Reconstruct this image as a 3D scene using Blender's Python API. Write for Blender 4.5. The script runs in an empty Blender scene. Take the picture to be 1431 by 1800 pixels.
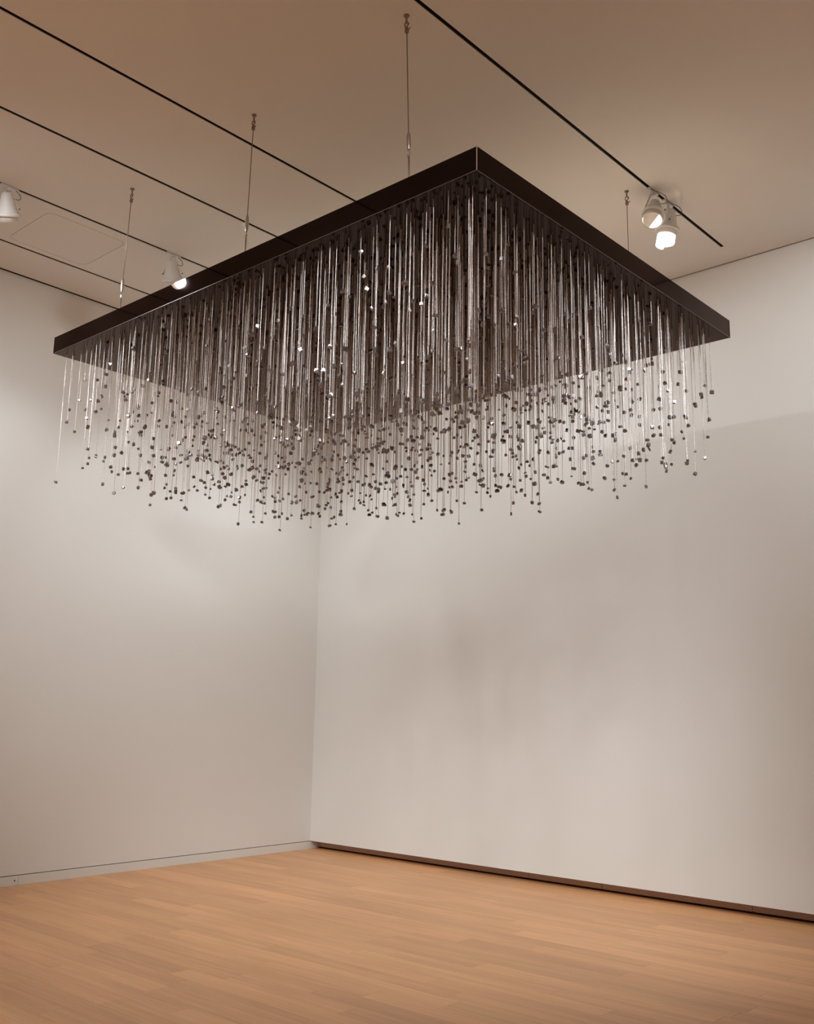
import bpy, bmesh, math, random
from mathutils import Vector, Matrix, Euler
rnd = random.Random(7)
S = bpy.context.scene
COL = S.collection

# ------------------------------------------------------------------ camera, world, light, exposure
W, H = 1431, 1800
FOC = 1744.6
CAM = Vector((8.2230, -7.6708, 1.5))
YAW, PITCH, ROLL = 0.73239, 0.19544, 0.01687
f_ = Vector((-math.sin(YAW) * math.cos(PITCH), math.cos(YAW) * math.cos(PITCH), math.sin(PITCH)))
r0 = Vector((math.cos(YAW), math.sin(YAW), 0)); u0 = r0.cross(f_)
r_ = r0 * math.cos(ROLL) + u0 * math.sin(ROLL); u_ = u0 * math.cos(ROLL) - r0 * math.sin(ROLL)
cd = bpy.data.cameras.new('camera'); cam = bpy.data.objects.new('camera', cd); COL.objects.link(cam)
cd.sensor_fit = 'HORIZONTAL'; cd.sensor_width = 36; cd.lens = FOC * 36 / W
cd.clip_start = 0.05; cd.clip_end = 100
cam.matrix_world = Matrix(((r_.x, u_.x, -f_.x, CAM.x), (r_.y, u_.y, -f_.y, CAM.y), (r_.z, u_.z, -f_.z, CAM.z), (0, 0, 0, 1)))
S.camera = cam
wd = bpy.data.worlds.new('world'); S.world = wd; wd.use_nodes = True
wd.node_tree.nodes['Background'].inputs[0].default_value = (0.02, 0.018, 0.016, 1)
wd.node_tree.nodes['Background'].inputs[1].default_value = 0.2
S.view_settings.view_transform = 'Standard'; S.view_settings.look = 'None'
S.view_settings.exposure = 0.05; S.view_settings.gamma = 1.0
S.view_settings.use_curve_mapping = False

ZC = 5.271                                   # ceiling height
TX = [3.263, 2.359, 1.437, 0.548, 5.056]      # light track x positions
TEND = -0.321                                 # track ends short of the right-hand wall
RX, RY = 12.5, -12.0                          # the room's far sides, behind the camera
LAMP = (0.985, 1.06, 1.11)

def spot(name, loc, aim, watts, size=80, blend=0.7, radius=0.05, col=LAMP):
    l = bpy.data.lights.new(name, 'SPOT'); o = bpy.data.objects.new(name, l); COL.objects.link(o)
    l.energy = watts; l.color = col; l.spot_size = math.radians(size); l.spot_blend = blend; l.shadow_soft_size = radius
    o.location = loc; o.rotation_euler = (Vector(aim) - Vector(loc)).to_track_quat('-Z', 'Y').to_euler()
    return o
# added fill spots without fixtures, standing in for the unseen gallery lighting
for loc, aim, watts, size in (
        # fill spots added above the slab, hidden by it, lifting the upper walls
        ((2.359, -2.0, 5.0), (1.5, 0, 1.8), 62, 130), ((3.263, -1.7, 5.0), (4.1, 0, 2.4), 72, 130), ((1.437, -1.4, 5.0), (0.7, -0.8, 0.2), 95, 110),
        # fill spots added to brighten the floor and its bounce
        ((1.44, -7.4, 5.02), (1.6, -7.2, 0), 380, 76), ((4.2, -7.4, 5.02), (4.2, -7.4, 0), 440, 76), ((7.2, -7.2, 5.02), (7.2, -7.2, 0), 440, 80),
        ((2.36, -6.4, 5.02), (2.2, -2.0, 0), 260, 56), ((5.06, -6.2, 5.02), (3.4, -2.2, 0), 500, 60), ((7.2, -3.2, 5.02), (3.3, -1.3, 0), 410, 54),
        ((9.4, -3.2, 5.02), (9.4, -2.9, 0), 270, 84), ((9.4, -8.4, 5.02), (9.2, -8.4, 0), 330, 100), ((4.2, -10.2, 5.02), (4.2, -10, 0), 330, 100),
        # fill spots added to brighten the walls
        ((2.36, -7.4, 5.02), (1.4, 0, 1.9), 195, 66), ((7.2, -2.2, 5.02), (6.0, 0, 3.2), 140, 104), ((3.26, -6.4, 5.02), (0, -3.3, 2.9), 235, 66),
        ((7.2, -6.0, 5.02), (4.9, -3.3, 3.3), 190, 46),  # added spot that whitens the strands near the front corner
        ((7.9, -9.0, 5.02), (9.5, -12, 2.0), 110, 90), ((9.4, -6.0, 5.02), (12.5, -5.0, 2.0), 110, 90)):
    spot('fill_spot', loc, aim, watts, size, 1.0, 0.12)

# ------------------------------------------------------------------ materials
def nodes(name):
    m = bpy.data.materials.new(name); m.use_nodes = True; nt = m.node_tree
    return m, nt, nt.nodes['Principled BSDF']
def mat(name, col, rough=0.5, metal=0.0, noise=0.0, scale=30, bump=0.0, emit=None, spec=0.5):
    m, nt, b = nodes(name)
    b.inputs['Base Color'].default_value = (*col, 1); b.inputs['Roughness'].default_value = rough; b.inputs['Metallic'].default_value = metal
    b.inputs['Specular IOR Level'].default_value = spec
    if noise or bump:
        tc = nt.nodes.new('ShaderNodeTexCoord'); n = nt.nodes.new('ShaderNodeTexNoise')
        n.inputs['Scale'].default_value = scale; n.inputs['Detail'].default_value = 4
        nt.links.new(tc.outputs['Object'], n.inputs['Vector'])
        if noise:
            mx = nt.nodes.new('ShaderNodeMix'); mx.data_type = 'RGBA'
            mx.inputs['A'].default_value = (*[c * (1 - noise) for c in col], 1); mx.inputs['B'].default_value = (*[min(1, c * (1 + noise)) for c in col], 1)
            nt.links.new(n.outputs['Fac'], mx.inputs['Factor']); nt.links.new(mx.outputs['Result'], b.inputs['Base Color'])
        if bump:
            bp = nt.nodes.new('ShaderNodeBump'); bp.inputs['Strength'].default_value = bump; bp.inputs['Distance'].default_value = 0.002
            nt.links.new(n.outputs['Fac'], bp.inputs['Height']); nt.links.new(bp.outputs['Normal'], b.inputs['Normal'])
    if emit:
        b.inputs['Emission Color'].default_value = (*emit[0], 1); b.inputs['Emission Strength'].default_value = emit[1]
    return m
M_WALL = mat('white_wall_paint', (0.80, 0.785, 0.75), 0.75, noise=0.012, scale=1.5, bump=0.03)
M_CEIL = mat('ceiling_paint', (0.78, 0.755, 0.72), 0.85, noise=0.01, scale=1.2)
M_BASE = mat('baseboard_paint', (0.77, 0.75, 0.70), 0.5, noise=0.03, scale=9)
M_DARK = mat('dark_void', (0.012, 0.009, 0.007), 0.8)
M_TRACK = mat('black_track_metal', (0.02, 0.013, 0.008), 0.45, noise=0.2)
M_GRILLE = mat('brown_slot_and_gap_shade', (0.46, 0.33, 0.27), 0.5, noise=0.12, scale=14)
def gloss_material():
    m, nt, b = nodes('black_mirror_acrylic')
    b.inputs['Base Color'].default_value = (0.005, 0.0025, 0.002, 1); b.inputs['Specular IOR Level'].default_value = 0.0; b.inputs['Roughness'].default_value = 0.6
    g = nt.nodes.new('ShaderNodeBsdfGlossy'); g.inputs['Color'].default_value = (1.0, 0.76, 0.68, 1); g.inputs['Roughness'].default_value = 0.02
    fr = nt.nodes.new('ShaderNodeFresnel'); fr.inputs['IOR'].default_value = 1.24
    mx = nt.nodes.new('ShaderNodeMixShader'); out = nt.nodes['Material Output']
    nt.links.new(fr.outputs[0], mx.inputs[0]); nt.links.new(b.outputs[0], mx.inputs[1]); nt.links.new(g.outputs[0], mx.inputs[2]); nt.links.new(mx.outputs[0], out.inputs['Surface'])
    return m
M_GLOSS = gloss_material()
M_LIP = mat('dark_edge_highlight', (0.22, 0.17, 0.155), 0.35, metal=0.7, noise=0.1)
M_EDGE = mat('edge_highlight', (0.62, 0.52, 0.48), 0.3, metal=0.8, noise=0.1)
M_BOUNCE = mat('pale_bounce_board', (0.62, 0.44, 0.29), 0.6, noise=0.12, scale=12)  # invented pale surface for bouncing light, never in view
M_STEEL = mat('brushed_steel', (0.55, 0.52, 0.49), 0.32, metal=1.0, noise=0.12, scale=60)
M_CABLE = mat('steel_rope', (0.30, 0.22, 0.18), 0.5, metal=0.7, noise=0.2, scale=200)
M_LAMPW = mat('white_lamp_enamel', (0.78, 0.76, 0.73), 0.4, noise=0.02)
M_CORD = mat('grey_lamp_cord', (0.25, 0.19, 0.16), 0.6, noise=0.1)
M_BULB = mat('lit_bulb_face', (1, 1, 1), 0.5, emit=((1.0, 0.95, 0.9), 40))

def strand_material():
    m, nt, b = nodes('glittering_metal_thread')
    b.inputs['Metallic'].default_value = 0.55
    tc = nt.nodes.new('ShaderNodeTexCoord'); n = nt.nodes.new('ShaderNodeTexNoise'); n.inputs['Scale'].default_value = 150; n.inputs['Detail'].default_value = 2
    nt.links.new(tc.outputs['Object'], n.inputs['Vector'])
    cr = nt.nodes.new('ShaderNodeValToRGB'); cr.color_ramp.elements[0].position = 0.35; cr.color_ramp.elements[1].position = 0.7
    cr.color_ramp.elements[0].color = (0.60, 0.51, 0.47, 1); cr.color_ramp.elements[1].color = (0.95, 0.90, 0.86, 1)
    nt.links.new(n.outputs['Fac'], cr.inputs[0]); nt.links.new(cr.outputs[0], b.inputs['Base Color'])
    b.inputs['Roughness'].default_value = 0.5
    bp = nt.nodes.new('ShaderNodeBump'); bp.inputs['Strength'].default_value = 0.8; bp.inputs['Distance'].default_value = 0.004
    nt.links.new(n.outputs['Fac'], bp.inputs['Height']); nt.links.new(bp.outputs['Normal'], b.inputs['Normal'])
    return m
M_STRAND = strand_material()
M_NUGGET = mat('dark_pyrite', (0.25, 0.222, 0.22), 0.28, metal=0.82, noise=0.35, scale=55, bump=0.25)

def plank_material():
    m, nt, b = nodes('oiled_oak_plank')
    L = nt.links.new
    tc = nt.nodes.new('ShaderNodeTexCoord'); oi = nt.nodes.new('ShaderNodeObjectInfo')
    ad = nt.nodes.new('ShaderNodeVectorMath'); ad.operation = 'MULTIPLY_ADD'
    cb = nt.nodes.new('ShaderNodeCombineXYZ')
    for k in range(3): L(oi.outputs['Random'], cb.inputs[k])
    mul = nt.nodes.new('ShaderNodeVectorMath'); mul.operation = 'SCALE'; mul.inputs['Scale'].default_value = 37.0
    L(cb.outputs[0], mul.inputs[0])
    add = nt.nodes.new('ShaderNodeVectorMath'); add.operation = 'ADD'
    L(tc.outputs['Object'], add.inputs[0]); L(mul.outputs[0], add.inputs[1])
    mp = nt.nodes.new('ShaderNodeMapping'); mp.inputs['Scale'].default_value = (0.9, 26, 26); L(add.outputs[0], mp.inputs['Vector'])
    n = nt.nodes.new('ShaderNodeTexNoise'); n.inputs['Scale'].default_value = 1.6; n.inputs['Detail'].default_value = 6; n.inputs['Roughness'].default_value = 0.6; n.inputs['Distortion'].default_value = 0.5
    L(mp.outputs[0], n.inputs['Vector'])
    mp2 = nt.nodes.new('ShaderNodeMapping'); mp2.inputs['Scale'].default_value = (0.8, 6, 6); L(add.outputs[0], mp2.inputs['Vector'])
    n2 = nt.nodes.new('ShaderNodeTexNoise'); n2.inputs['Scale'].default_value = 1.5; n2.inputs['Detail'].default_value = 3; L(mp2.outputs[0], n2.inputs['Vector'])
    cr = nt.nodes.new('ShaderNodeValToRGB'); e = cr.color_ramp.elements
    e[0].position = 0.25; e[0].color = (0.53, 0.255, 0.112, 1); e[1].position = 0.8; e[1].color = (0.67, 0.352, 0.168, 1)
    L(n.outputs['Fac'], cr.inputs[0])
    hs = nt.nodes.new('ShaderNodeHueSaturation'); L(cr.outputs[0], hs.inputs['Color'])
    mr = nt.nodes.new('ShaderNodeMapRange'); mr.inputs['To Min'].default_value = 0.89; mr.inputs['To Max'].default_value = 1.09
    L(oi.outputs['Random'], mr.inputs['Value'])
    mr2 = nt.nodes.new('ShaderNodeMapRange'); mr2.inputs['From Min'].default_value = 0.3; mr2.inputs['From Max'].default_value = 0.7; mr2.inputs['To Min'].default_value = 0.92; mr2.inputs['To Max'].default_value = 1.08
    L(n2.outputs['Fac'], mr2.inputs['Value'])
    mm = nt.nodes.new('ShaderNodeMath'); mm.operation = 'MULTIPLY'; L(mr.outputs[0], mm.inputs[0]); L(mr2.outputs[0], mm.inputs[1])
    L(mm.outputs[0], hs.inputs['Value'])
    mh = nt.nodes.new('ShaderNodeMapRange'); mh.inputs['To Min'].default_value = 0.4975; mh.inputs['To Max'].default_value = 0.5025
    fr = nt.nodes.new('ShaderNodeMath'); fr.operation = 'FRACT'; m7 = nt.nodes.new('ShaderNodeMath'); m7.operation = 'MULTIPLY'; m7.inputs[1].default_value = 7.31
    L(oi.outputs['Random'], m7.inputs[0]); L(m7.outputs[0], fr.inputs[0]); L(fr.outputs[0], mh.inputs['Value']); L(mh.outputs[0], hs.inputs['Hue'])
    L(hs.outputs[0], b.inputs['Base Color'])
    b.inputs['Roughness'].default_value = 0.42; b.inputs['Specular IOR Level'].default_value = 0.35
    bp = nt.nodes.new('ShaderNodeBump'); bp.inputs['Strength'].default_value = 0.08; bp.inputs['Distance'].default_value = 0.002
    L(n.outputs['Fac'], bp.inputs['Height']); L(bp.outputs[0], b.inputs['Normal'])
    return m
M_OAK = plank_material()

# ------------------------------------------------------------------ helpers
def mesh_obj(name, verts, faces, m, parent=None, smooth=False, loc=None):
    me = bpy.data.meshes.new(name); me.from_pydata(verts, [], faces); me.materials.append(m)
    if smooth:
        for p in me.polygons: p.use_smooth = True
    o = bpy.data.objects.new(name, me); COL.objects.link(o)
    if parent: o.parent = parent
    if loc: o.location = loc
    return o
def bm_obj(name, bm, m, parent=None, smooth=False, loc=None):
    me = bpy.data.meshes.new(name); bmesh.ops.recalc_face_normals(bm, faces=bm.faces); bm.to_mesh(me); bm.free(); me.materials.append(m)
    if smooth:
        for p in me.polygons: p.use_smooth = True
    o = bpy.data.objects.new(name, me); COL.objects.link(o)
    if parent: o.parent = parent
    if loc: o.location = loc
    return o
def box_bm(lo, hi, bevel=0.0, seg=1):
    bm = bmesh.new(); bmesh.ops.create_cube(bm, size=1)
    c = [(a + b) / 2 for a, b in zip(lo, hi)]; s = [b - a for a, b in zip(lo, hi)]
    for v in bm.verts: v.co = Vector([v.co[i] * s[i] + c[i] for i in range(3)])
    if bevel: bmesh.ops.bevel(bm, geom=list(bm.edges), offset=bevel, segments=seg, affect='EDGES')
    return bm
def box(name, lo, hi, m, parent=None, bevel=0.0, seg=1):
    return bm_obj(name, box_bm(lo, hi, bevel, seg), m, parent)
def struct(o): o['kind'] = 'structure'; return o
def thing(o, label, cat, group=None):
    o['label'] = label; o['category'] = cat
    if group: o['group'] = group
    return o
def empty(name, loc):
    o = bpy.data.objects.new(name, None); COL.objects.link(o); o.location = loc; o.empty_display_size = 0.05
    return o
def tube_geo(pts, rad, n=8, cap=True):
    V, F = [], []
    pts = [Vector(p) for p in pts]; R = rad if isinstance(rad, (list, tuple)) else [rad] * len(pts)
    ref = None
    for i, p in enumerate(pts):
        t = (pts[min(i + 1, len(pts) - 1)] - pts[max(i - 1, 0)]).normalized()
        if ref is None: ref = Vector((0, 0, 1)) if abs(t.z) < 0.9 else Vector((1, 0, 0))
        a = t.cross(ref).normalized(); b = t.cross(a)
        ref = b.cross(t) if False else ref
        for k in range(n):
            an = 2 * math.pi * k / n; V.append(tuple(p + (a * math.cos(an) + b * math.sin(an)) * R[i]))
    for i in range(len(pts) - 1):
        for k in range(n):
            F.append((i * n + k, i * n + (k + 1) % n, (i + 1) * n + (k + 1) % n, (i + 1) * n + k))
    if cap: F.append(tuple(range(n))[::-1]); F.append(tuple((len(pts) - 1) * n + k for k in range(n)))
    return V, F
def tube(name, pts, rad, m, parent=None, n=8, smooth=True):
    V, F = tube_geo(pts, rad, n); return mesh_obj(name, V, F, m, parent, smooth)
def lathe_geo(prof, n=32):
    V, F = [], []
    for (r, z) in prof:
        for k in range(n):
            a = 2 * math.pi * k / n; V.append((r * math.cos(a), r * math.sin(a), z))
    for i in range(len(prof) - 1):
        for k in range(n):
            F.append((i * n + k, i * n + (k + 1) % n, (i + 1) * n + (k + 1) % n, (i + 1) * n + k))
    return V, F
def lathe(name, prof, m, parent=None, n=32, mtx=None):
    V, F = lathe_geo(prof, n)
    if mtx is not None: V = [tuple(mtx @ Vector(v)) for v in V]
    bm = bmesh.new(); vs = [bm.verts.new(v) for v in V]
    for f in F: bm.faces.new([vs[i] for i in f])
    bmesh.ops.remove_doubles(bm, verts=bm.verts, dist=1e-6)
    o = bm_obj(name, bm, m, parent, False)
    for p in o.data.polygons: p.use_smooth = True
    return o
# ------------------------------------------------------------------ setting: floor of oak planks
floor = struct(box('floor', (-0.25, RY - 0.2, -0.12), (RX + 0.2, 0.35, -0.0215), M_DARK))
PW = 0.15
LENS = [0.9, 1.2, 1.5, 1.8, 2.1, 2.4]
plank_me = {}
for L_ in LENS:
    bm = box_bm((0, 0.0004, -0.02), (L_ - 0.0008, PW - 0.0004, 0.0), 0.0007)
    me = bpy.data.meshes.new('plank'); bm.to_mesh(me); bm.free(); me.materials.append(M_OAK); plank_me[L_] = me
fixed = {-4.65: 3.46, -2.85: 3.775, -2.40: 3.78, -4.20: 2.49, -3.60: 2.495, -3.45: 1.42, -1.95: 2.95}
def seen(x0, x1, y0, y1):
    for x in (x0, (x0 + x1) / 2, x1):
        for y in (y0, y1):
            d = Vector((x, y, 0)) - CAM; z = d.dot(f_)
            if z > 0.3:
                X = W / 2 + FOC * d.dot(r_) / z; Y = H / 2 - FOC * d.dot(u_) / z
                if -120 < X < W + 120 and Y < H + 120: return True
    return False
rest_V, rest_F = [], []
k = -50
while True:
    y0 = -4.65 + PW * k
    if y0 > 0.2: break
    if y0 < RY: k += 1; continue
    key = min(fixed, key=lambda q: abs(q - y0)); start = fixed[key] if abs(key - y0) < 0.02 else None
    x = -0.02 - rnd.uniform(0, 1.4)
    ends = []
    if start is not None:
        xx = start
        ends = [start]
        while xx > 0: xx -= rnd.choice(LENS[2:]); ends.append(xx)
        x = ends[-1]
        seq = [round(a - b, 3) for a, b in zip(ends[-2::-1], ends[:0:-1])]
    else: seq = []
    i = 0
    while x < RX:
        L_ = min(LENS, key=lambda q: abs(q - seq[i])) if i < len(seq) else rnd.choice(LENS); i += 1
        if seen(x, x + L_, y0, y0 + PW):
            o = bpy.data.objects.new('plank', plank_me[L_]); COL.objects.link(o); o.parent = floor; o.location = (x, y0, 0)
        else:
            b0 = len(rest_V); a, c, d, e = x, min(x + L_ - 0.0008, RX), y0 + 0.0004, y0 + PW - 0.0004
            for z in (-0.02, 0.0): rest_V += [(a, d, z), (c, d, z), (c, e, z), (a, e, z)]
            rest_F += [(b0 + 4, b0 + 5, b0 + 6, b0 + 7), (b0, b0 + 1, b0 + 5, b0 + 4), (b0 + 1, b0 + 2, b0 + 6, b0 + 5), (b0 + 2, b0 + 3, b0 + 7, b0 + 6), (b0 + 3, b0, b0 + 4, b0 + 7)]
        x += L_
    k += 1
o = mesh_obj('plank_field', rest_V, rest_F, M_OAK, floor); o['kind'] = 'stuff'

# ------------------------------------------------------------------ walls
BB = 0.0835
struct(box('wall_left', (-0.2, RY, BB), (0, 0.35, ZC - 0.001), M_WALL))
struct(box('wall_right', (0.0, 0, BB), (RX, 0.13, ZC - 0.001), M_WALL))
struct(box('wall_front', (-0.2, RY - 0.2, 0), (RX + 0.2, RY, ZC + 0.12), M_WALL))
struct(box('wall_side', (RX, RY, 0), (RX + 0.2, 0.35, ZC + 0.12), M_WALL))
# painted skirting set under a thin shadow joint on the left wall
jx = -3.308
base = struct(box('baseboard_left', (-0.03, jx + 0.0012, 0.0), (0, 0.14, BB - 0.0065), M_BASE, bevel=0.0008))
box('board_length', (-0.03, RY, 0.0), (0, jx - 0.0012, BB - 0.0065), M_BASE, base, 0.0008)
sp = Vector((0.0, -3.339, 0.039))
tube('screw', [(sp.x - 0.004, sp.y, sp.z), (sp.x + 0.0012, sp.y, sp.z)], 0.006, M_DARK, base, 10)
struct(box('trim_1', (-0.16, RY, 0.0), (-0.03, 0.35, BB - 0.0005), M_DARK))
# recessed dark slot under the right wall, closed by brown panels with open joints
slot = struct(box('trim_2', (-0.02, 0.165, 0.0), (RX, 0.19, BB + 0.02), M_DARK))
cuts = [0.0, 2.78, 3.535, 4.851, 6.4, 7.8, 9.2, 10.6, RX]
for a, b in zip(cuts[:-1], cuts[1:]):
    box('slot_panel', (a + 0.0015, 0.112, 0.016), (b - 0.0015, 0.128, BB + 0.01), M_GRILLE, slot, 0.0015)
struct(box('baseboard_right', (0.0, 0.131, BB + 0.012), (RX, 0.165, BB + 0.03), M_DARK))

# ------------------------------------------------------------------ ceiling with track slots, hatch opening and shadow gaps at the walls
SW = 0.0135
hx0, hx1, hy0, hy1 = 0.632, 1.312, -4.235, -3.532
tx = sorted(TX)
xs = [0.026] + [v for t in tx for v in (t - SW, t + SW)] + [hx0 - 0.08, hx1 + 0.025] + [RX]
xs = sorted(xs); ys = [RY, hy0 - 0.08, hy1 + 0.08, TEND, -0.014]
bm = bmesh.new(); gv = {}
def gvert(i, j):
    if (i, j) not in gv: gv[(i, j)] = bm.verts.new((xs[i], ys[j], ZC))
    return gv[(i, j)]
def rrect(x0, x1, y0, y1, r, n=8):
    out = []
    for (cx, cy, a0) in ((x1 - r, y1 - r, 0), (x0 + r, y1 - r, 90), (x0 + r, y0 + r, 180), (x1 - r, y0 + r, 270)):
        for q in range(n + 1):
            a = math.radians(a0 + 90 * q / n); out.append((cx + r * math.cos(a), cy + r * math.sin(a)))
    return out
for i in range(len(xs) - 1):
    mid = (xs[i] + xs[i + 1]) / 2
    for j in range(len(ys) - 1):
        if j < 3 and any(abs(mid - t) < SW * 0.9 for t in tx): continue
        if j == 1 and hx0 < mid < hx1:
            loop = [bm.verts.new((a, b, ZC)) for a, b in rrect(hx0, hx1, hy0, hy1, 0.075)]
            cor = [gvert(i + 1, j + 1), gvert(i, j + 1), gvert(i, j), gvert(i + 1, j)]
            for c in range(4):
                seg = loop[c * 9:(c + 1) * 9]
                for q in range(8): bm.faces.new((cor[c], seg[q + 1], seg[q]))
                nx = loop[((c + 1) % 4) * 9]
                bm.faces.new((cor[c], cor[(c + 1) % 4], nx, seg[8]))
            continue
        bm.faces.new((gvert(i, j), gvert(i + 1, j), gvert(i + 1, j + 1), gvert(i, j + 1)))
bmesh.ops.recalc_face_normals(bm, faces=bm.faces)
ext = bmesh.ops.extrude_face_region(bm, geom=list(bm.faces))
bmesh.ops.translate(bm, verts=[v for v in ext['geom'] if isinstance(v, bmesh.types.BMVert)], vec=(0, 0, 0.045))
struct(bm_obj('ceiling', bm, M_CEIL))
struct(box('gap_shade_left', (-0.2, RY, ZC - 0.0005), (-0.002, 0.13, ZC + 0.12), M_DARK))  # dark strip painting the shade inside the left ceiling gap
struct(box('gap_shade_right', (-0.002, 0.002, ZC - 0.0005), (RX, 0.13, ZC + 0.12), M_GRILLE))  # brown strip colouring in the shade of the right ceiling gap
struct(box('blackout_lid', (-0.2, RY, ZC + 0.121), (RX, 0.13, ZC + 0.14), M_DARK))  # unseen lid added above the ceiling to keep world light out

hatch = empty('access_hatch', ((hx0 + hx1) / 2, (hy0 + hy1) / 2, ZC))
thing(hatch, 'flat square access hatch with rounded corners set flush in the ceiling', 'hatch')
pl = [(a - hatch.location.x, b - hatch.location.y) for a, b in rrect(hx0 + 0.004, hx1 - 0.004, hy0 + 0.004, hy1 - 0.004, 0.071)]
n_ = len(pl)
mesh_obj('door_panel', [(a, b, 0) for a, b in pl] + [(a, b, 0.03) for a, b in pl],
         [tuple(range(n_))[::-1], tuple(range(n_, 2 * n_))] + [(q, (q + 1) % n_, n_ + (q + 1) % n_, n_ + q) for q in range(n_)], M_CEIL, hatch)
fl = [(a - hatch.location.x, b - hatch.location.y) for a, b in rrect(hx0 - 0.03, hx1 + 0.03, hy0 - 0.03, hy1 + 0.03, 0.09)]
il = [(a - hatch.location.x, b - hatch.location.y) for a, b in rrect(hx0 + 0.03, hx1 - 0.03, hy0 + 0.03, hy1 - 0.03, 0.05)]
n_ = len(fl)
VV = [(a, b, 0.0455) for a, b in fl] + [(a, b, 0.0455) for a, b in il] + [(a, b, 0.055) for a, b in fl] + [(a, b, 0.055) for a, b in il]
FF = []
for q in range(n_):
    w = (q + 1) % n_
    FF += [(q, n_ + q, n_ + w, w), (2 * n_ + q, 2 * n_ + w, 3 * n_ + w, 3 * n_ + q), (q, w, 2 * n_ + w, 2 * n_ + q), (n_ + q, 3 * n_ + q, 3 * n_ + w, n_ + w)]
mesh_obj('hatch_frame', VV, FF, M_CEIL, hatch)

track_labels = [
    'long black light track in the ceiling, the one crossing behind the middle cable',
    'black light track whose ceiling line passes just behind the turnbuckle of the middle cable',
    'black ceiling light track carrying the two white spotlights at the left',
    'black light track nearest the left wall, beyond the ceiling hatch, without lamps',
    'black light track carrying the pair of lit spotlights, ending short of the right-hand wall']
for t, lab in zip(TX, track_labels):
    e = thing(empty('light_track', (t, TEND, ZC)), lab, 'light track')
    L_ = RY - TEND
    a, b = SW - 0.0012, 0.004
    prof = [(-a, 0.003), (-a + b, 0.003), (-a + b, 0.03), (a - b, 0.03), (a - b, 0.003), (a, 0.003), (a, 0.043), (-a, 0.043)]
    V = [(x, -0.002, z) for x, z in prof] + [(x, L_, z) for x, z in prof]; n_ = 8
    F = [(q, (q + 1) % n_, n_ + (q + 1) % n_, n_ + q) for q in range(n_)] + [(0, 1, 2, 7), (2, 3, 6, 7), (3, 4, 5, 6), (8, 15, 10, 9), (10, 15, 14, 11), (11, 14, 13, 12)]
    mesh_obj('channel', V, F, M_TRACK, e)
    box('end_cap', (-a, -0.006, 0.002), (a, -0.002 - 0.0001, 0.043), M_TRACK, e)
    for s in (-1, 1):
        box('conductor', (s * 0.006 - 0.001, L_, 0.022), (s * 0.006 + 0.001, -0.01, 0.0295), M_STEEL, e)

# ------------------------------------------------------------------ hanging sculpture
PX, PY, PWD, PLN, ZB, TH = 5.552, -4.243, 3.959, 2.829, 4.031, 0.126
sc = empty('hanging_sculpture', (PX - PWD / 2, PY + PLN / 2, ZB))
thing(sc, 'large black mirrored slab on cables, hung with glittering strands that end in dark nuggets', 'sculpture')
hw, hl = PWD / 2, PLN / 2
T = 0.012
box('soffit', (-hw + T, -hl + T, 0.0), (hw - T, hl - T, 0.012), M_GLOSS, sc)
box('top_board', (-hw + T, -hl + T, TH - 0.02), (hw - T, hl - T, TH - 0.004), M_BOUNCE, sc)  # unseen top, made pale to throw warm light onto the ceiling
for lo, hi in (((-hw, -hl, 0), (hw - 0.0005, -hl + T, TH)), ((-hw, hl - T, 0), (hw - 0.0005, hl, TH)), ((-hw, -hl + T, 0), (-hw + T, hl - T, TH)), ((hw - T, -hl + T, 0), (hw, hl - T, TH))):
    box('fascia', lo, hi, M_GLOSS, sc, 0.0014)
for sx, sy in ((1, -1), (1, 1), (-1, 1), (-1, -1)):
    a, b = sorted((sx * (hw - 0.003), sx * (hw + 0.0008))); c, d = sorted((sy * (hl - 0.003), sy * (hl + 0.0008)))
    box('corner_highlight', (a, c, 0.0), (b, d, TH), M_EDGE, sc)  # pale strip added as the highlight along the corner edge
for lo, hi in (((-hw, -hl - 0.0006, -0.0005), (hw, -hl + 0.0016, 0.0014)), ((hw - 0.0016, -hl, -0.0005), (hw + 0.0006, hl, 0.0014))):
    box('lip_highlight', lo, hi, M_LIP, sc)  # strip coloured in as the thin highlight on the bottom edge
def nugget_geo(seed):
    r = random.Random(seed); bm = bmesh.new()
    def blob(c, s):
        pts = []
        for sx in (-1, 1):
            for sy in (-1, 1):
                for sz in (-1, 1):
                    p = Vector((sx * s[0] * r.uniform(.7, 1.05), sy * s[1] * r.uniform(.7, 1.05), sz * s[2] * r.uniform(.7, 1.05)))
                    pts.append(bm.verts.new(p + c))
        for _ in range(3):
            d = Vector((r.gauss(0, 1), r.gauss(0, 1), r.gauss(0, 1))).normalized()
            pts.append(bm.verts.new(c + Vector((d.x * s[0], d.y * s[1], d.z * s[2])) * 1.25))
        bmesh.ops.convex_hull(bm, input=pts)
    s0 = [r.uniform(.0095, .0145) for _ in range(3)]; s0[r.randrange(3)] *= r.uniform(.7, 1.0)
    blob(Vector((0, 0, -s0[2])), s0)
    if r.random() < 0.35:
        blob(Vector((r.choice((-1, 1)) * s0[0] * .9, r.uniform(-.5, .5) * s0[1], -s0[2] * r.uniform(.6, 1.6))), [v * r.uniform(.55, .8) for v in s0])
    loose = [v for v in bm.verts if not v.link_faces]; bmesh.ops.delete(bm, geom=loose, context='VERTS')
    e = Euler((r.uniform(-.5, .5), r.uniform(-.5, .5), r.uniform(0, 6.28))).to_matrix()
    for v in bm.verts: v.co = e @ v.co
    top = max(v.co.z for v in bm.verts)
    for v in bm.verts: v.co.z -= top - 0.002
    me = bpy.data.meshes.new('nugget'); bm.to_mesh(me); bm.free(); me.materials.append(M_NUGGET)
    for p in me.polygons: p.use_smooth = False
    return me
NUG = [nugget_geo(100 + i) for i in range(28)]
NX, NY = 50, 36
sites = []
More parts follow.
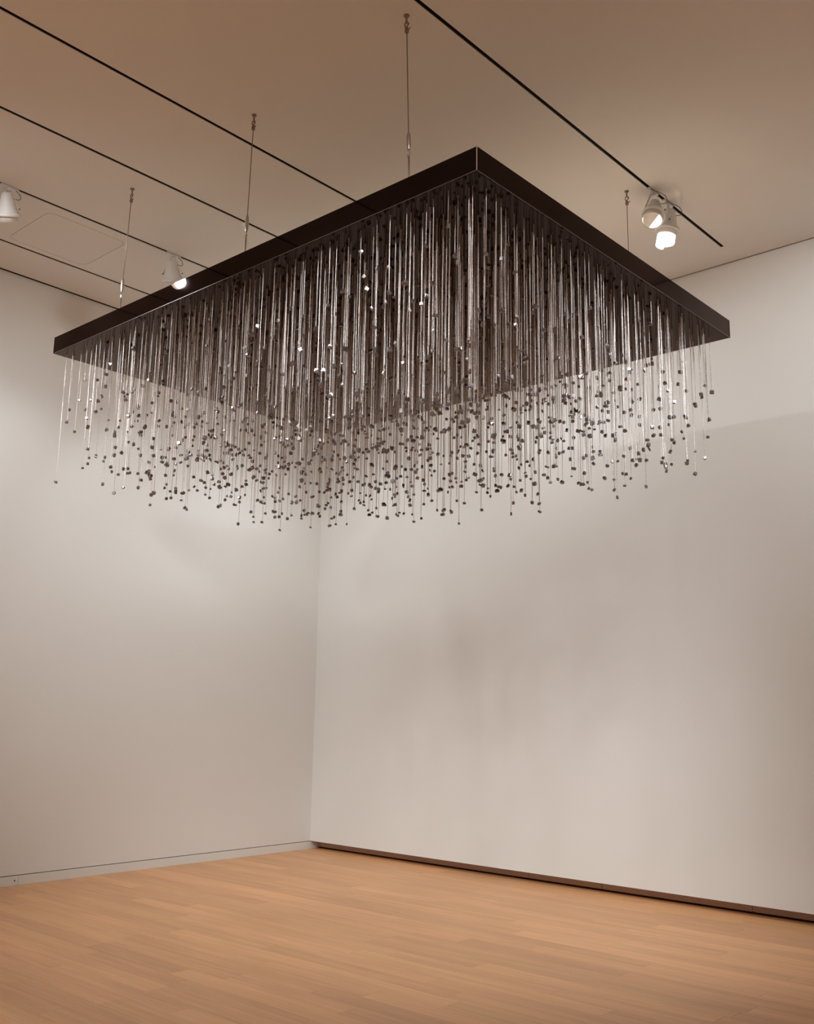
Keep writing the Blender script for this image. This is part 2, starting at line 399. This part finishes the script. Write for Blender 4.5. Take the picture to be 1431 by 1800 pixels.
for i in range(NX):
    for j in range(NY):
        x = -hw + 0.045 + (i + 0.5 + rnd.uniform(-.42, .42)) * (PWD - 0.09) / NX
        y = -hl + 0.045 + (j + 0.5 + rnd.uniform(-.42, .42)) * (PLN - 0.09) / NY
        L_ = 0.06 + 0.99 * rnd.betavariate(1.35, 1.1)
        sites.append((x, y, L_, rnd.uniform(.0015, .0025), rnd.randrange(28), rnd.uniform(0, 6.28), rnd.uniform(.68, 1.03)))
def near(s):
    w = sc.location + Vector((s[0], s[1], -s[2] / 2)); return (w - CAM).length - 0.9 * s[2] 
sites.sort(key=near)
def strand_geo(x, y, L_, rad, twist, base=0):
    V, F = [], []; r = random.Random(int(twist * 1e6)); n = max(3, int(L_ / 0.09)); a = twist; ox = oy = 0
    for q in range(n + 1):
        z = -L_ * q / n; rr = rad * r.uniform(.75, 1.25) * (1.0 if q < n * .6 else .9)
        if 0 < q < n: ox, oy = r.uniform(-.0008, .0008), r.uniform(-.0008, .0008)
        for k in range(4):
            t = a + k * math.pi / 2; V.append((x + ox + rr * math.cos(t), y + oy + rr * math.sin(t), z))
        a += r.uniform(-.5, .5)
    for q in range(n):
        for k in range(4): F.append((base + q * 4 + k, base + q * 4 + (k + 1) % 4, base + q * 4 + 4 + (k + 1) % 4, base + q * 4 + 4 + k))
    F.append(tuple(base + n * 4 + k for k in range(4)))
    return V, F
SV, SF, NV, NF = [], [], [], []
for idx, (x, y, L_, rad, ni, rz, sz) in enumerate(sites):
    if idx < 300:
        V, F = strand_geo(0, 0, L_, rad, rz)
        o = mesh_obj('strand', V, F, M_STRAND, sc, False, (x, y, 0))
        g = bpy.data.objects.new('nugget', NUG[ni]); COL.objects.link(g); g.parent = o; g.location = (0, 0, -L_); g.rotation_euler = (0, 0, rz); g.scale = (sz, sz, sz)
    else:
        V, F = strand_geo(x, y, L_, rad, rz, len(SV)); SV += V; SF += F
        c, s = math.cos(rz) * sz, math.sin(rz) * sz; b0 = len(NV)
        for v in NUG[ni].vertices: NV.append((x + v.co.x * c - v.co.y * s, y + v.co.x * s + v.co.y * c, -L_ + v.co.z * sz))
        for p in NUG[ni].polygons: NF.append(tuple(b0 + q for q in p.vertices))
so = mesh_obj('strand_curtain', SV, SF, M_STRAND, sc); so['kind'] = 'stuff'
no = mesh_obj('nugget_mass', NV, NF, M_NUGGET, so); no['kind'] = 'stuff'

# ------------------------------------------------------------------ suspension cables
def cable(ceil_pt, foot, b0, b1, label):
    top = Vector((ceil_pt[0], ceil_pt[1], ZC)); bot = Vector((foot[0], foot[1], ZB + TH))
    e = thing(empty('suspension_cable', bot), label, 'cable', 'steel cables holding the sculpture')
    d = (bot - top); ln = d.length; dn = d / ln
    P = lambda s: (top + d * s) - bot
    lathe('ceiling_plate', [(0.0, 0), (0.016, 0), (0.016, -0.006), (0.006, -0.009), (0.006, -0.05), (0, -0.05)], M_CABLE, e, 14, Matrix.Translation(top - bot))
    eye = P(0.062 / ln * 1.0)
    tube('eye_ring', [eye + Vector((0.013 * math.cos(a), 0.004 * math.sin(a * 2), 0.016 * math.sin(a))) for a in [i * 2 * math.pi / 14 for i in range(15)]], 0.0042, M_CABLE, e, 6)
    cl = P(0.098 / ln)
    lathe('rope_clamp', [(0, 0.014), (0.011, 0.012), (0.013, 0), (0.011, -0.012), (0, -0.014)], M_CABLE, e, 10, Matrix.Translation(cl))
    tube('clamp_bolt', [cl + Vector((-0.004, 0, 0.004)), cl + Vector((0.026, 0.0, 0.006))], 0.0035, M_CABLE, e, 6)
    tube('wire_rope', [P(0.07 / ln), P(b0 + 0.005)], 0.0028, M_CABLE, e, 8)
    tb = tube('turnbuckle', [P(b0), P(b0 + (b1 - b0) * .08), P(b0 + (b1 - b0) * .3), P(b0 + (b1 - b0) * .62), P(b0 + (b1 - b0) * .9), P(b1)], [.005, .009, .012, .012, .009, .005], M_STEEL, e, 12)
    mid = P(b0 + (b1 - b0) * .66)
    tube('lock_nut', [mid - dn * 0.005, mid + dn * 0.005], 0.0125, M_STEEL, tb, 6, False)
    c2 = P(b1 + 0.02)
    tube('link', [c2 + Vector((0.007 * math.cos(a), 0.002 * math.sin(a), 0.016 * math.sin(a))) for a in [i * 2 * math.pi / 12 for i in range(13)]], 0.003, M_STEEL, e, 6)
    tube('threaded_rod', [P(b1 + 0.028), P(1.0)], 0.0052, M_STEEL, e, 8)
    lathe('foot_flange', [(0, 0.012), (0.009, 0.012), (0.010, 0.004), (0.022, 0.003), (0.022, 0), (0, 0)], M_STEEL, e, 14)
cable((4.933, -4.085), (4.984, -4.091), 0.657, 0.757, 'steel suspension cable hanging nearest the front corner of the black slab')
cable((3.549, -4.025), (3.580, -4.068), 0.65, 0.762, 'steel suspension cable with a bright turnbuckle between the hatch and the front corner')
cable((2.117, -4.007), (2.129, -4.045), 0.65, 0.757, 'steel suspension cable crossing in front of the ceiling hatch corner')
cable((4.905, -1.618), (4.915, -1.63), 0.80, 0.90, 'steel suspension cable beside the pair of lit spotlights')

# ------------------------------------------------------------------ spotlights on the tracks
def spotlight(x, y, aim, watts, label, size=88, swing=0.0, blend=0.6, drop=0.165, hood=None, ca=0):
    e = thing(empty('track_spotlight', (x, y, ZC)), label, 'spotlight')
    ax = Vector(aim).normalized()
    piv = Vector((0, 0, -drop))
    q = ax.to_track_quat('-Z', 'Y').to_matrix().to_4x4(); Mx = Matrix.Translation(piv) @ q
    box('track_adapter', (-0.011, -0.07, -0.012), (0.011, 0.07, 0.001), M_LAMPW, e, 0.002)
    lathe('swivel', [(0, -0.012), (0.018, -0.012), (0.018, -0.03), (0.010, -0.034), (0, -0.034)], M_LAMPW, e, 16)
    # yoke: two flat arms from the swivel down to the sides of the housing
    side = (q @ Vector((1, 0, 0))).normalized()
    for s in (-1, 1):
        foot = piv + side * s * 0.083 + (q.to_3x3() @ Vector((0, 0, -0.012))); head = Vector((0, 0, -0.03)) + side * s * 0.018
        w = (foot - head).cross(side).normalized() * 0.011; t = side * 0.0018
        V = [tuple(p + a + b) for p in (head, foot) for a in (w, -w) for b in (t, -t)]
        mesh_obj('yoke_arm', V, [(0, 1, 3, 2), (4, 6, 7, 5), (0, 4, 5, 1), (2, 3, 7, 6), (0, 2, 6, 4), (1, 5, 7, 3)], M_LAMPW, e)
        tube('pivot_screw', [foot - side * s * 0.004, foot + side * s * 0.007], 0.006, M_CORD, e, 10)
    hs = lathe('housing', [(0.0, 0.105), (0.030, 0.105), (0.037, 0.098), (0.042, 0.075), (0.072, -0.035), (0.080, -0.05), (0.080, -0.062), (0.072, -0.062), (0.068, -0.035), (0.040, 0.06), (0.0, 0.06)], M_LAMPW, e, 36, Mx)
    lathe('rim', [(0.0805, -0.046), (0.090, -0.050), (0.092, -0.066), (0.088, -0.072), (0.073, -0.072), (0.073, -0.0625), (0.0805, -0.0625)], M_LAMPW, e, 36, Mx)
    sn = lathe('glare_baffle', [(0.0715, -0.060), (0.0715, -0.108), (0.0695, -0.108), (0.0695, -0.060)], M_LAMPW, e, 36, Mx)
    if hood == 'blade':                      # a half-moon blade closing most of the opening
        an = [math.radians(ca + 115 - 105 + 210 * k / 16) for k in range(17)]
        V = [tuple(Mx @ Vector((0.068 * math.cos(t), 0.068 * math.sin(t), z))) for z in (-0.098, -0.101) for t in an]
        mesh_obj('blade', V, [tuple(range(17)), tuple(range(17, 34))[::-1]] + [(k, (k + 1) % 17, 17 + (k + 1) % 17, 17 + k) for k in range(17)], M_LAMPW, e)
    if hood == 'half':                       # a half-round hood left open towards the room
        an = [math.radians(ca - 100 + 200 * k / 20) for k in range(21)]
        V = [tuple(Mx @ Vector((r * math.cos(t), r * math.sin(t), z))) for r in (0.066, 0.068) for tip in (0, 1) for z, t in [(-0.10 if not tip else (-0.16 if k < 11 else -0.185), a) for k, a in enumerate(an)]]
        n = 21; F = []
        for k in range(20): F += [(k, k + 1, n + k + 1, n + k), (2 * n + k, 3 * n + k, 3 * n + k + 1, 2 * n + k + 1), (n + k, n + k + 1, 3 * n + k + 1, 3 * n + k), (k, 2 * n + k, 2 * n + k + 1, k + 1)]
        mesh_obj('hood', V, F, M_LAMPW, e)
    lathe('bulb', [(0.0, 0.004), (0.03, 0.0), (0.048, -0.008), (0.052, -0.012), (0.040, 0.03), (0, 0.04)], M_BULB, e, 28, Mx)
    lp = [Vector((0, 0.05, -0.012)), Vector((0.02, 0.075, -0.045)), Vector((0.03, 0.07, -0.09)), piv + q.to_3x3() @ Vector((0.0, 0.045, 0.07))]
    if swing: lp = [Vector((0, -0.05, -0.010)), Vector((0.03, -0.015, 0.0 - 0.02)), Vector((0.075, 0.045, -0.05)), Vector((0.07, 0.06, -0.10)), piv + q.to_3x3() @ Vector((0.03, 0.03, 0.07))]
    pts = []
    for i in range(len(lp) - 1):
        a, b, c, d = lp[max(i - 1, 0)], lp[i], lp[i + 1], lp[min(i + 2, len(lp) - 1)]
        for tt in [k / 5 for k in range(5)]:
            pts.append(0.5 * ((2 * b) + (c - a) * tt + (2 * a - 5 * b + 4 * c - d) * tt ** 2 + (3 * b - a - 3 * c + d) * tt ** 3))
    pts.append(lp[-1]); tube('cord', pts, 0.003, M_CORD, e, 6)
    w0 = e.location + (Mx @ Vector((0, 0, -0.03)))
    spot('lamp_light', w0, w0 + ax, watts, size, blend, 0.045)
spotlight(1.437, -4.62, (-0.30, 0.30, -0.90), 60, 'white track spotlight cut by the left edge of the picture, beside the hatch')
spotlight(1.437, -3.16, (-0.30, 0.40, -0.90), 60, 'white track spotlight peeping over the long edge of the black slab')
spotlight(5.056, -1.50, (0.10, -0.45, -0.88), 120, 'lit white spotlight of the pair on the right track, nearer the suspension cable', swing=1, hood='blade', ca=292.7)
spotlight(5.056, -1.27, (-0.15, -0.10, -1.0), 90, 'lit white spotlight of the pair on the right track, nearer the end of the track', swing=1, hood='half', ca=358.1)
spotlight(1.437, -5.42, (0.60, 0.74, -0.30), 130, 'white track spotlight outside the picture, seen only as a glow in the black slab', size=46, drop=0.225)
